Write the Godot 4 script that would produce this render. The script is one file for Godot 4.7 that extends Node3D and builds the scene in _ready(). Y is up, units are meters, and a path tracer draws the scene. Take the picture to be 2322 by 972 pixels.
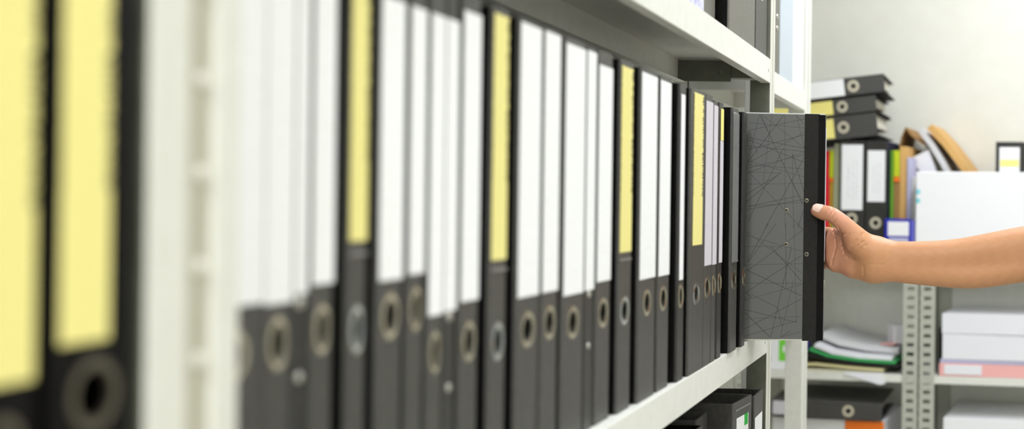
extends Node3D
# A records room: a long steel rack of lever arch binders, a hand drawing one binder out,
# and open shelving with papers against the back wall.  Units are metres, y is up.

const EYE := 1.35            # height of the lens
const SHELF_TOP := 1.154     # middle shelf that carries the row of binders
const PITCH := 0.4145        # shelf spacing of the steel rack
const FRONT := -0.31         # front plane of the steel rack

var M := {}
var taken := {}
var uv_of = null             # optional Callable: position -> uv
var back_frame: Transform3D
var rng := RandomNumberGenerator.new()


func _ready() -> void:
	rng.seed = 11
	back_frame = Transform3D(Basis(Vector3.UP, deg_to_rad(-8.0)), Vector3(-0.1853, 0, -3.25))
	camera_and_light()
	materials()
	room()
	steel_racks()
	binder_row()
	upper_and_lower_binders()
	pulled_binder()
	person()
	back_shelving()
	back_top_things()
	back_low_things()


# ---------------------------------------------------------------- camera, light

func camera_and_light() -> void:
	var cam := Camera3D.new()
	cam.name = "camera"
	add_child(cam)
	cam.position = Vector3(0, EYE, 0)
	cam.rotation.z = 0.013
	var at := CameraAttributesPhysical.new()
	at.frustum_focal_length = 50.0
	at.exposure_aperture = 4.5
	at.frustum_focus_distance = 1.60
	at.frustum_near = 0.05
	at.frustum_far = 60.0
	cam.attributes = at
	var n := 0.05
	cam.set_frustum(972.0 / 2600.0 * n, Vector2(-1039.0, -24.0) / 2600.0 * n, n, 60.0)
	cam.current = true
	var env := Environment.new()
	env.background_mode = Environment.BG_COLOR
	env.background_color = Color(0, 0, 0)
	env.tonemap_mode = Environment.TONE_MAPPER_LINEAR
	env.tonemap_exposure = 0.322
	env.sdfgi_enabled = true
	env.ssao_enabled = true
	env.ssil_enabled = true
	var we := WorldEnvironment.new()
	we.name = "environment"
	we.environment = env
	add_child(we)


func ceiling_fixture(p: Vector3, turn: float, power: float, where: String) -> void:
	var t := thing("ceiling_light", "white fluorescent ceiling fixture with a flat diffuser " + where, "ceiling light", p, turn, "fluorescent ceiling fixtures")
	part("housing", boxes([[Vector3(-0.165, -0.012, -0.62), Vector3(0.165, 0.04, 0.62), 0.006]]), M.white_metal, t)
	part("diffuser", boxes([[Vector3(-0.145, -0.016, -0.6), Vector3(0.145, -0.0125, 0.6), 0.001]]), M.diffuser, t)
	var l := AreaLight3D.new()
	l.name = "fixture_light"
	l.area_size = Vector2(0.29, 1.2)
	l.light_energy = power
	l.light_color = Color(0.95, 0.966, 1.0)
	l.shadow_enabled = true
	l.set("area_range", 12.0)
	t.add_child(l, true)
	l.position = Vector3(0, -0.02, 0)
	l.rotation = Vector3(-PI / 2, 0, 0)


# ---------------------------------------------------------------- small tools

func numbered(called: String) -> String:
	if not taken.has(called):
		taken[called] = 0
		return called
	taken[called] += 1
	return "%s_%03d" % [called, taken[called]]


func thing(called: String, label: String, category: String, at := Vector3.ZERO, turn := 0.0, group := "") -> Node3D:
	var o := Node3D.new()
	o.name = numbered(called)
	add_child(o)
	o.position = at
	o.rotation.y = turn
	o.set_meta("label", label)
	o.set_meta("category", category)
	if group:
		o.set_meta("group", group)
	return o


func part(called: String, mesh: Mesh, mat: Material, parent: Node, label := "") -> MeshInstance3D:
	var o := MeshInstance3D.new()
	o.name = called
	o.mesh = mesh
	o.material_override = mat
	parent.add_child(o, true)
	if label:
		o.set_meta("label", label)
	return o


func solo(called: String, mesh: Mesh, mat: Material, label: String, category: String, group := "") -> MeshInstance3D:
	var o := part(numbered(called), mesh, mat, self)
	o.set_meta("label", label)
	o.set_meta("category", category)
	if group:
		o.set_meta("group", group)
	return o


func struct(called: String, mesh: Mesh, mat: Material, label: String, category: String) -> MeshInstance3D:
	var o := solo(called, mesh, mat, label, category)
	o.set_meta("kind", "structure")
	return o


func begin() -> SurfaceTool:
	var st := SurfaceTool.new()
	st.begin(Mesh.PRIMITIVE_TRIANGLES)
	return st


func face(st: SurfaceTool, pts: Array, out: Vector3) -> void:
	# a flat convex polygon whose front looks along out
	var n: Vector3 = (pts[2] - pts[0]).cross(pts[1] - pts[0])
	if n.length_squared() < 1e-20 and pts.size() > 3:
		n = (pts[3] - pts[0]).cross(pts[2] - pts[0])
	if n.length_squared() < 1e-20:
		return
	n = n.normalized()
	var p := pts
	if n.dot(out) < 0.0:
		n = -n
		p = pts.duplicate()
		p.reverse()
	for i in range(1, p.size() - 1):
		for q in [p[0], p[i], p[i + 1]]:
			st.set_normal(n)
			if uv_of != null:
				st.set_uv(uv_of.call(q))
			st.add_vertex(q)


func add_box(st: SurfaceTool, lo: Vector3, hi: Vector3, bev := 0.001, tr := Transform3D.IDENTITY) -> void:
	# a box with chamfered edges
	var c := (lo + hi) * 0.5
	var h := (hi - lo) * 0.5
	var b: float = min(bev, min(h.x, min(h.y, h.z)) * 0.7)
	var pt := func(s: Vector3, axis: int) -> Vector3:
		var v := Vector3(s.x * h.x, s.y * h.y, s.z * h.z)
		for k in 3:
			if k != axis:
				v[k] -= s[k] * b
		return tr * (c + v)
	for ax in 3:
		var i := (ax + 1) % 3
		var j := (ax + 2) % 3
		for s in [-1.0, 1.0]:
			var q := []
			for e in [[-1, -1], [1, -1], [1, 1], [-1, 1]]:
				var v := Vector3.ZERO
				v[ax] = s
				v[i] = e[0]
				v[j] = e[1]
				q.append(pt.call(v, ax))
			var o := Vector3.ZERO
			o[ax] = s
			face(st, q, tr.basis * o)
		# chamfers along the edges parallel to ax
		for si in [-1.0, 1.0]:
			for sj in [-1.0, 1.0]:
				var v0 := Vector3.ZERO
				v0[ax] = -1
				v0[i] = si
				v0[j] = sj
				var v1 := v0
				v1[ax] = 1
				var o := Vector3.ZERO
				o[i] = si
				o[j] = sj
				face(st, [pt.call(v0, i), pt.call(v1, i), pt.call(v1, j), pt.call(v0, j)], tr.basis * o)
	for sx in [-1.0, 1.0]:
		for sy in [-1.0, 1.0]:
			for sz in [-1.0, 1.0]:
				var s := Vector3(sx, sy, sz)
				face(st, [pt.call(s, 0), pt.call(s, 1), pt.call(s, 2)], tr.basis * s)


func boxes(list: Array) -> ArrayMesh:
	var st := begin()
	for b in list:
		add_box(st, b[0], b[1], b[2] if b.size() > 2 else 0.001, b[3] if b.size() > 3 else Transform3D.IDENTITY)
	return st.commit()


func add_prism(st: SurfaceTool, poly: Array, z0: float, z1: float, tr := Transform3D.IDENTITY) -> void:
	# a convex outline in x, y drawn out along z
	var mid := Vector2.ZERO
	for p in poly:
		mid += p
	mid /= poly.size()
	for e in [[z0, -1.0], [z1, 1.0]]:
		var q := []
		for p in poly:
			q.append(tr * Vector3(p.x, p.y, e[0]))
		face(st, q, tr.basis * Vector3(0, 0, e[1] * signf(z1 - z0)))
	for i in poly.size():
		var a: Vector2 = poly[i]
		var b: Vector2 = poly[(i + 1) % poly.size()]
		var m := (a + b) * 0.5 - mid
		var nn := Vector2((b - a).y, -(b - a).x)
		if nn.dot(m) < 0:
			nn = -nn
		face(st, [tr * Vector3(a.x, a.y, z0), tr * Vector3(b.x, b.y, z0), tr * Vector3(b.x, b.y, z1), tr * Vector3(a.x, a.y, z1)], tr.basis * Vector3(nn.x, nn.y, 0))


func add_sheet(st: SurfaceTool, path: Array, thick: float, z0: float, z1: float) -> void:
	# a bent sheet: a path in x, y with a thickness, drawn out along z
	for i in path.size() - 1:
		var a: Vector2 = path[i]
		var b: Vector2 = path[i + 1]
		var na := side_of(path, i) * thick * 0.5
		var nb := side_of(path, i + 1) * thick * 0.5
		add_prism(st, [a - na, b - nb, b + nb, a + na], z0, z1)


func side_of(path: Array, i: int) -> Vector2:
	var a: Vector2 = path[max(i - 1, 0)]
	var b: Vector2 = path[min(i + 1, path.size() - 1)]
	var t := (b - a).normalized()
	return Vector2(-t.y, t.x)


func add_lathe(st: SurfaceTool, prof: Array, n: int, tr: Transform3D, sy := 1.0, sz := 1.0) -> void:
	# a profile of (radius, height) turned about local x; sy, sz stretch it to an oval
	var nrm := []
	for i in prof.size():
		var a: Vector2 = prof[max(i - 1, 0)]
		var b: Vector2 = prof[min(i + 1, prof.size() - 1)]
		var t := (b - a).normalized()
		nrm.append(Vector2(-t.y, t.x))          # (radial, axial)
	for k in n:
		for i in prof.size() - 1:
			var v := []
			var m := []
			for e in [[i, k], [i + 1, k], [i + 1, k + 1], [i, k + 1]]:
				var ang: float = TAU * e[1] / n
				var p: Vector2 = prof[e[0]]
				var q: Vector2 = nrm[e[0]]
				v.append(tr * Vector3(p.y, cos(ang) * p.x * sy, sin(ang) * p.x * sz))
				m.append((tr.basis * Vector3(q.y, cos(ang) * q.x, sin(ang) * q.x)).normalized())
			var g: Vector3 = (v[2] - v[0]).cross(v[1] - v[0])
			if g.length_squared() < 1e-22:
				g = (v[3] - v[0]).cross(v[2] - v[0])
			var idx := [0, 1, 2, 0, 2, 3] if g.dot(m[0] + m[1]) > 0 else [0, 2, 1, 0, 3, 2]
			for w in idx:
				st.set_normal(m[w])
				st.add_vertex(v[w])


func back_place(o: Node3D, a: float, y: float, b: float, turn := 0.0) -> Node3D:
	# a along the back shelving, b its distance behind the shelving's front
	o.transform = back_frame * Transform3D(Basis(Vector3.UP, turn), Vector3(a, y, -b))
	return o


# ---------------------------------------------------------------- materials

func mat(name_: String, c: Color, rough := 0.6, metal := 0.0, spec := 0.5) -> StandardMaterial3D:
	var m := StandardMaterial3D.new()
	m.resource_name = name_
	m.albedo_color = c
	m.roughness = rough
	m.metallic = metal
	m.metallic_specular = spec
	return m


func c8(r: int, g: int, b: int) -> Color:
	return Color(r / 255.0, g / 255.0, b / 255.0)


func noise_tex(freq: float, size := 512, octaves := 4, ramp: Gradient = null, seed_ := 3) -> NoiseTexture2D:
	var n := FastNoiseLite.new()
	n.seed = seed_
	n.noise_type = FastNoiseLite.TYPE_SIMPLEX_SMOOTH
	n.frequency = freq
	n.fractal_octaves = octaves
	var t := NoiseTexture2D.new()
	t.width = size
	t.height = size
	t.seamless = true
	t.noise = n
	if ramp:
		t.color_ramp = ramp
	return t


func ramp2(a: Color, b: Color) -> Gradient:
	var g := Gradient.new()
	g.set_color(0, a)
	g.set_color(1, b)
	return g


func grained(name_: String, lo: Color, hi: Color, rough: float, scale: float, relief: float, spec := 0.5, freq := 0.03) -> StandardMaterial3D:
	var m := mat(name_, Color.WHITE, rough, 0.0, spec)
	m.albedo_texture = noise_tex(freq, 512, 5, ramp2(lo, hi), 5)
	m.uv1_triplanar = true
	m.uv1_scale = Vector3.ONE * scale
	if relief > 0.0:
		m.heightmap_enabled = true
		m.heightmap_scale = relief
		m.heightmap_texture = M.grain
	return m


func materials() -> void:
	M.grain = noise_tex(0.12, 512, 3, null, 9)
	M.steel = grained("cream_white_shelf_paint", c8(226, 226, 216), c8(234, 234, 225), 0.42, 3.0, 0.01)
	M.steel_grey = grained("grey_shelf_paint", c8(178, 180, 166), c8(190, 192, 178), 0.45, 3.0, 0.01)
	M.cloth = grained("black_binder_cloth", c8(34, 33, 31), c8(46, 44, 41), 0.42, 6.0, 0.02)
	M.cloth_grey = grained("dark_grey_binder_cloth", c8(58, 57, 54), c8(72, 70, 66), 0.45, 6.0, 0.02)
	M.board = grained("black_binder_board", c8(10, 9, 8), c8(18, 17, 15), 0.55, 6.0, 0.02, 0.22)
	M.cloth_dark = grained("matt_black_cloth", c8(32, 31, 28), c8(40, 38, 35), 0.6, 6.0, 0.02, 0.28)
	M.steel_shade = grained("shade_darkened_steel", c8(104, 106, 92), c8(118, 119, 106), 0.45, 3.0, 0.01, 0.4)  # rack steel darkened in colour to hold the shade inside the compartments
	M.web = mat("recess_shade_web", c8(184, 179, 160), 0.5)  # post colour darkened to stand in for shade in the recess
	M.post = grained("cream_post_paint", c8(216, 215, 203), c8(222, 221, 210), 0.45, 3.0, 0.01)
	M.bolt = mat("painted_bolt", c8(214, 210, 196), 0.35)
	M.navy = mat("navy_board", c8(28, 34, 62), 0.5)
	M.white_label = grained("white_label_paper", c8(238, 238, 236), c8(247, 247, 246), 0.7, 12.0, 0.0)
	M.yellow = grained("pale_yellow_label_paper", c8(238, 225, 128), c8(244, 232, 140), 0.7, 12.0, 0.0)
	M.yellow_marked = yellow_label()
	M.written = written_label()
	M.lilac_label = mat("lilac_white_label_paper", c8(206, 201, 207), 0.7)
	M.cream = mat("cream_paper", c8(225, 222, 196), 0.7)
	M.nickel = mat("warm_nickel", c8(216, 208, 188), 0.22, 1.0)
	M.old_brass = mat("dull_eyelet_metal", c8(158, 150, 128), 0.4, 0.8)
	M.dark_ring = mat("dark_ring_metal", c8(120, 114, 100), 0.4, 0.9)  # darker metal for the rings in the bay before the post
	M.ring_matt = mat("satin_ring_metal", c8(198, 191, 170), 0.4, 0.35)
	M.chrome = mat("chrome", c8(222, 226, 226), 0.2, 1.0)
	M.rivet = mat("zinc_rivet", c8(200, 198, 190), 0.3, 0.9)
	M.pages = mat("page_block_paper", c8(226, 222, 208), 0.85)
	M.clear = mat("clear_pocket_plastic", Color(0.9, 0.9, 0.88, 0.12), 0.12)
	M.clear.transparency = BaseMaterial3D.TRANSPARENCY_ALPHA
	M.plastic_hem = mat("pocket_hem_plastic", c8(112, 110, 106), 0.35)
	M.wall = grained("beige_wall_paint", c8(233, 232, 220), c8(238, 237, 226), 0.85, 0.7, 0.02)
	M.ceiling = mat("ceiling_white", c8(236, 236, 230), 0.9)
	M.floor = grained("grey_vinyl_floor", c8(198, 194, 182), c8(212, 208, 198), 0.45, 1.3, 0.0)
	M.white_metal = mat("white_metal", c8(238, 238, 236), 0.5)
	M.diffuser = mat("light_diffuser", c8(250, 250, 245), 0.6)
	M.diffuser.emission_enabled = true
	M.diffuser.emission = Color(0.95, 0.966, 1.0)
	M.diffuser.emission_energy_multiplier = 2.0
	M.white_card = mat("white_card", c8(244, 244, 245), 0.6)
	M.paper = mat("office_paper", c8(238, 238, 242), 0.8)
	M.paper_grey = mat("grey_paper", c8(212, 212, 212), 0.8)
	M.blue = mat("royal_blue_plastic", c8(26, 34, 168), 0.4)
	M.blue_pale = mat("violet_blue_plastic", c8(108, 110, 205), 0.4)
	M.kraft = grained("kraft_paper", c8(206, 160, 92), c8(220, 176, 108), 0.75, 8.0, 0.0)
	M.kraft_dark = grained("brown_kraft_paper", c8(150, 112, 62), c8(166, 126, 74), 0.75, 8.0, 0.0)
	M.green = mat("green_card", c8(104, 160, 40), 0.6)
	M.lime = mat("lime_tab", c8(196, 208, 24), 0.6)
	M.orange = mat("orange_card", c8(246, 122, 20), 0.6)
	M.red = mat("red_card", c8(222, 22, 44), 0.55)
	M.olive = mat("ochre_card", c8(186, 152, 40), 0.6)
	M.pale_green = mat("pale_green_card", c8(206, 212, 178), 0.7)
	M.lavender = mat("lavender_card", c8(190, 188, 216), 0.7)
	M.pink = mat("pink_card", c8(244, 182, 178), 0.7)
	M.mint = mat("emerald_plastic", c8(60, 168, 92), 0.45)
	M.cyan = mat("cyan_print", c8(122, 212, 224), 0.6)
	M.leaf_green = mat("leaf_green_print", c8(120, 214, 60), 0.6)
	M.sticker = mat("green_sticker", c8(0, 168, 44), 0.6)
	M.manila = mat("manila_card", c8(222, 212, 158), 0.75)
	M.black_plastic = mat("black_plastic", c8(24, 24, 24), 0.4)
	M.pale_blue = mat("pale_blue_sleeve", c8(186, 198, 208), 0.3)
	M.taupe = grained("taupe_binder_cloth", c8(98, 95, 86), c8(110, 107, 98), 0.45, 6.0, 0.01)
	M.skin = mat("skin", Color.WHITE, 0.5, 0.0, 0.45)
	M.skin.vertex_color_use_as_albedo = true
	M.skin.subsurf_scatter_enabled = true
	M.skin.subsurf_scatter_strength = 0.12
	M.nail = mat("fingernail", c8(244, 206, 190), 0.25)
	M.trousers = mat("dark_blue_cloth", c8(40, 46, 66), 0.85)
	M.hair = mat("dark_hair", c8(38, 28, 22), 0.6)
	M.shirt = grained("pale_grey_shirt_cloth", c8(196, 198, 204), c8(210, 212, 218), 0.85, 14.0, 0.01)
	M.printed_cover = printed_cover()


func image_material(name_: String, im: Image, rough: float) -> StandardMaterial3D:
	var m := mat(name_, Color.WHITE, rough)
	m.albedo_texture = ImageTexture.create_from_image(im)
	return m


func yellow_label() -> StandardMaterial3D:
	# yellow paper with a column of small handwritten strokes cut off at one edge
	var r := RandomNumberGenerator.new()
	r.seed = 4
	var im := Image.create(64, 1024, false, Image.FORMAT_RGB8)
	for y in 1024:
		for x in 64:
			var k := r.randf_range(-0.008, 0.008)
			im.set_pixel(x, y, Color(0.925 + k, 0.88 + k, 0.555 + k))
	for i in 150:
		var y := r.randi_range(10, 700)
		var w := r.randi_range(2, 9)
		im.fill_rect(Rect2i(64 - w, y, w, r.randi_range(2, 6)), Color(0.25, 0.23, 0.12))
	return image_material("yellow_label_with_strokes", im, 0.7)


func written_label() -> StandardMaterial3D:
	# white label with faint illegible lines of grey writing running along it
	var r := RandomNumberGenerator.new()
	r.seed = 8
	var im := Image.create(160, 512, false, Image.FORMAT_RGB8)
	im.fill(Color(0.95, 0.95, 0.955))
	for col in [50, 84, 112]:
		var y := 110 + r.randi_range(0, 60)
		while y < 420:
			var n := r.randi_range(5, 12)
			for k in n:
				var x: int = col + r.randi_range(-5, 5)
				im.fill_rect(Rect2i(x, y + k * 2, r.randi_range(2, 6), 2), Color(0.72, 0.72, 0.75))
			y += n * 2 + r.randi_range(6, 16)
	return image_material("label_with_grey_writing", im, 0.7)


func printed_cover() -> StandardMaterial3D:
	# grey printed paper with a net of thin straight dark lines; 4 pixels to the millimetre
	var lines := [[30, 2, 130, 207], [86, 0, 90, 257], [7, 38, 133, 10], [7, 21, 132, 31], [36, 3, 132, 77], [84, 2, 7, 107], [57, 2, 40, 157], [112, 2, 132, 80], [111, 2, 129, 21], [7, 55, 132, 77], [7, 41, 26, 91], [29, 5, 4, 113], [4, 74, 132, 84], [5, 59, 133, 110], [4, 113, 133, 39], [5, 107, 133, 142], [4, 116, 133, 124], [7, 132, 79, 134], [4, 124, 132, 91], [4, 135, 133, 84], [104, 89, 109, 257], [104, 89, 133, 182], [132, 96, 46, 257], [7, 132, 126, 257], [4, 160, 133, 156], [4, 182, 73, 138], [4, 199, 79, 132], [7, 244, 84, 77], [7, 210, 133, 199], [7, 217, 133, 192], [7, 210, 118, 185], [133, 210, 118, 257], [32, 3, 82, 110], [5, 82, 133, 46], [82, 110, 132, 205], [2, 265, 128, 359], [3, 275, 128, 310], [91, 248, 94, 391], [110, 248, 118, 471], [52, 248, 6, 336], [69, 248, 10, 334], [130, 262, 7, 355], [117, 248, 130, 262], [3, 342, 130, 338], [3, 352, 128, 411], [3, 383, 130, 383], [2, 421, 130, 385], [3, 402, 16, 415], [0, 442, 118, 471], [105, 300, 61, 504], [76, 438, 85, 478], [110, 378, 82, 507], [59, 300, 128, 378], [128, 418, 2, 487], [3, 464, 125, 458], [3, 450, 59, 504], [2, 503, 117, 468], [87, 504, 127, 493], [85, 504, 104, 491], [127, 320, 3, 405], [3, 300, 85, 300], [16, 409, 76, 438]]
	var r := RandomNumberGenerator.new()
	r.seed = 21
	for i in 90:
		# the net goes on over the part of the cover that stays inside the rack
		var p := Vector2(r.randf_range(-280, 4), r.randf_range(0, 512))
		var q := p + Vector2.from_angle(r.randf() * TAU) * r.randf_range(60, 260)
		lines.append([p.x, p.y, min(q.x, 4.0), q.y])
	var im := Image.create(1024, 1272, false, Image.FORMAT_RGB8)
	var base := Color(0.36, 0.36, 0.345)
	im.fill(base)
	var k := 4000.0 / 1610.0
	for l in lines:
		var a := Vector2(1024 + (l[0] - 132.0) * k, l[1] * k)
		var b := Vector2(1024 + (l[2] - 132.0) * k, l[3] * k)
		var n := int(a.distance_to(b) * 1.5) + 1
		var dark := r.randf_range(0.3, 0.62)
		for i in n + 1:
			var p := a.lerp(b, float(i) / n)
			for dx in 2:
				for dy in 2:
					var x := int(p.x) + dx
					var y := int(p.y) + dy
					if x >= 0 and x < 1024 and y >= 0 and y < 1272:
						im.set_pixel(x, y, base * dark)
	return image_material("grey_cover_print", im, 0.5)


# ---------------------------------------------------------------- room

func room() -> void:
	# the shell follows the back shelving, which stands a little askew to the steel rack
	var sh := [
		["floor", [Vector3(-2.6, -0.1, -0.5), Vector3(3.0, 0.0, 5.1)], M.floor, "grey vinyl floor of the records room", "floor"],
		["ceiling", [Vector3(-2.6, 2.7, -0.5), Vector3(3.0, 2.8, 5.1)], M.ceiling, "flat white ceiling of the records room", "ceiling"],
		["wall_back", [Vector3(-2.6, 0.0, -0.5), Vector3(3.0, 2.7, -0.36)], M.wall, "beige painted back wall behind the open shelving", "wall"],
		["wall_front", [Vector3(-2.6, 0.0, 5.0), Vector3(3.0, 2.7, 5.1)], M.wall, "beige painted wall at the near end of the room", "wall"],
		["wall_left", [Vector3(-2.6, 0.0, -0.36), Vector3(-2.5, 2.7, 5.0)], M.wall, "beige painted wall behind the steel racks", "wall"],
		["wall_right", [Vector3(2.0, 0.0, -0.36), Vector3(2.1, 2.7, 5.0)], M.wall, "beige painted wall across the aisle", "wall"],
	]
	for s in sh:
		var o := struct(s[0], boxes([[s[1][0], s[1][1], 0.0005]]), s[2], s[3], s[4])
		o.transform = back_frame
	var t1 := struct("trim_1", boxes([[Vector3(-2.4, 1.692, -0.36), Vector3(-0.28, 1.706, -0.34), 0.002], [Vector3(-2.4, 1.658, -0.36), Vector3(-0.28, 1.670, -0.34), 0.002]]), M.white_metal, "pair of slim white cable ducts along the back wall", "cable duct")
	t1.transform = back_frame
	for p in [[Vector3(0.28, 2.66, -1.95), 7.3, "over the reaching person"], [Vector3(0.25, 2.66, -2.85), 3.2, "close to the back wall, added to wash it with light"], [Vector3(1.35, 2.66, -0.4), 5.6, "beside the wall across the aisle"], [Vector3(-0.15, 2.66, 0.95), 18.0, "over the near end of the long rack, added as frontal fill light"]]:  # the wall-wash and frontal fill fixtures are unseen, added to brighten the back
		ceiling_fixture(p[0], 0.0, p[1], p[2])


# ---------------------------------------------------------------- steel racks

func shelf_panel(x_front: float, depth: float, z0: float, z1: float, top: float) -> ArrayMesh:
	# a folded steel shelf: top sheet, four lips and the returns under the long lips
	var xb := x_front - depth
	var b := top - 0.037
	return boxes([
		[Vector3(xb, top - 0.0015, z0), Vector3(x_front, top, z1), 0.0006],
		[Vector3(x_front - 0.002, b, z0), Vector3(x_front, top - 0.0005, z1), 0.0008],
		[Vector3(xb, b, z0), Vector3(xb + 0.002, top - 0.0005, z1), 0.0008],
		[Vector3(x_front - 0.014, b, z0), Vector3(x_front - 0.001, b + 0.0015, z1), 0.0005],
		[Vector3(xb + 0.001, b, z0), Vector3(xb + 0.012, b + 0.0015, z1), 0.0005],
		[Vector3(xb + 0.002, b + 0.004, z0), Vector3(x_front - 0.002, top - 0.001, z0 + 0.002), 0.0005],
		[Vector3(xb + 0.002, b + 0.004, z1 - 0.002), Vector3(x_front - 0.002, top - 0.001, z1), 0.0005],
	])


func rack_post(x_front: float, z_near: float, z_far: float, height: float, inward: float) -> ArrayMesh:
	# a folded post: two aisle flanges beside a sunk web, and a leg that runs into the rack
	var w := z_near - z_far
	var a := z_near - w * 0.41
	var b := z_near - w * 0.70
	return boxes([
		[Vector3(x_front - 0.002, 0, a), Vector3(x_front, height, z_near), 0.0008],
		[Vector3(x_front - 0.002, 0, z_far), Vector3(x_front, height, b), 0.0008],
		[Vector3(x_front - 0.006, 0, a - 0.001), Vector3(x_front - 0.001, height, a + 0.001), 0.0005],
		[Vector3(x_front - 0.006, 0, b - 0.001), Vector3(x_front - 0.001, height, b + 0.001), 0.0005],
	] + ([[Vector3(x_front - inward, 0, z_near - 0.002), Vector3(x_front - 0.001, height, z_near), 0.0008]] if inward > 0.0 else []))


func bolt_head(p: Vector3, r: float, basis := Basis.IDENTITY) -> ArrayMesh:
	var st := begin()
	add_lathe(st, [Vector2(0.0001, r * 0.5), Vector2(r * 0.6, r * 0.42), Vector2(r * 0.92, r * 0.2), Vector2(r, 0.0)], 14, Transform3D(basis, p))
	return st.commit()


func steel_racks() -> void:
	var rack := thing("storage_rack", "long cream-white steel rack holding the row of black binders", "rack")
	var tall := 2.12
	var bays := [[1.2, -0.4287], [-0.487, -1.764]]
	var tops := [SHELF_TOP - 2 * PITCH, SHELF_TOP - PITCH, SHELF_TOP, SHELF_TOP + PITCH, SHELF_TOP + 2 * PITCH]
	for bay in bays:
		for top in tops:
			part("shelf", shelf_panel(FRONT, 0.143, bay[1] + 0.0005, bay[0] - 0.0005, top), M.steel, rack)
			part("shelf", shelf_panel(FRONT - 0.146, 0.143, bay[1] + 0.0005, bay[0] - 0.0005, top), M.steel, rack)
	for z in [[1.26, 1.2005], [-0.4325, -0.487], [-1.764, -1.803]]:
		var post := part("post", rack_post(FRONT, z[0], z[1], tall, 0.0), M.post, rack)
		var w: float = z[0] - z[1]
		part("post_web", boxes([[Vector3(FRONT - 0.0035, 0, z[0] - w * 0.70 - 0.002), Vector3(FRONT - 0.0015, tall, z[0] - w * 0.41 + 0.002), 0.0005]]), M.web, post, "sunk web of the post, recess shade put into its grey")
		part("post_leg", boxes([[Vector3(FRONT - 0.031, 0, z[0] - 0.002), Vector3(FRONT - 0.0005, tall, z[0] + 0.0005), 0.0006]]), M.steel_shade, post, "leg of the post, inner shade put into its darker grey")
		var o := part("post", rack_post(0.0, z[0], z[1], tall, 0.031), M.steel, rack)
		o.transform = Transform3D(Basis(Vector3.UP, PI), Vector3(FRONT - 0.292, 0, z[0] + z[1]))
	# bolt heads in the sunk web of the nearer post, one every 38 mm
	for i in 9:
		part("bolt", bolt_head(Vector3(FRONT - 0.0015, 1.245 + 0.0377 * i, -0.4635), 0.0036), M.bolt, rack)
	# end brackets that carry the shelf ends, with their bolts; their dark grey holds the shade there
	for top in tops:
		part("bracket", boxes([[Vector3(FRONT - 0.146, top - 0.036, -1.7615), Vector3(FRONT - 0.06, top - 0.004, -1.7585), 0.0008], [Vector3(FRONT - 0.06, top - 0.030, -1.7625), Vector3(FRONT - 0.004, top - 0.004, -1.760), 0.0008]]), M.steel_shade, rack)
		part("bolt", bolt_head(Vector3(FRONT - 0.075, top - 0.020, -1.7585), 0.0045, Basis(Vector3.UP, -PI / 2)), M.steel_shade, rack)
		part("lip_slot", boxes([[Vector3(FRONT - 0.0005, top - 0.022, -1.7485), Vector3(FRONT + 0.0003, top - 0.0165, -1.7465), 0.0003]]), M.black_plastic, rack)
	# second rack behind it
	var xf := -0.332
	var r2 := thing("storage_rack", "short cream-white steel rack standing beyond the long rack, folders on its shelf", "rack")
	for top in tops:
		part("shelf", shelf_panel(xf, 0.143, -2.29, -1.925, top), M.steel, r2)
		part("shelf", shelf_panel(xf - 0.146, 0.143, -2.29, -1.925, top), M.steel, r2)
	for z in [[-1.85, -1.924], [-2.291, -2.365]]:
		part("post", rack_post(xf, z[0], z[1], tall, 0.034), M.steel, r2)
		var o := part("post", rack_post(0.0, z[0], z[1], tall, 0.034), M.steel, r2)
		o.transform = Transform3D(Basis(Vector3.UP, PI), Vector3(xf - 0.292, 0, z[0] + z[1]))


# ---------------------------------------------------------------- binders

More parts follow.
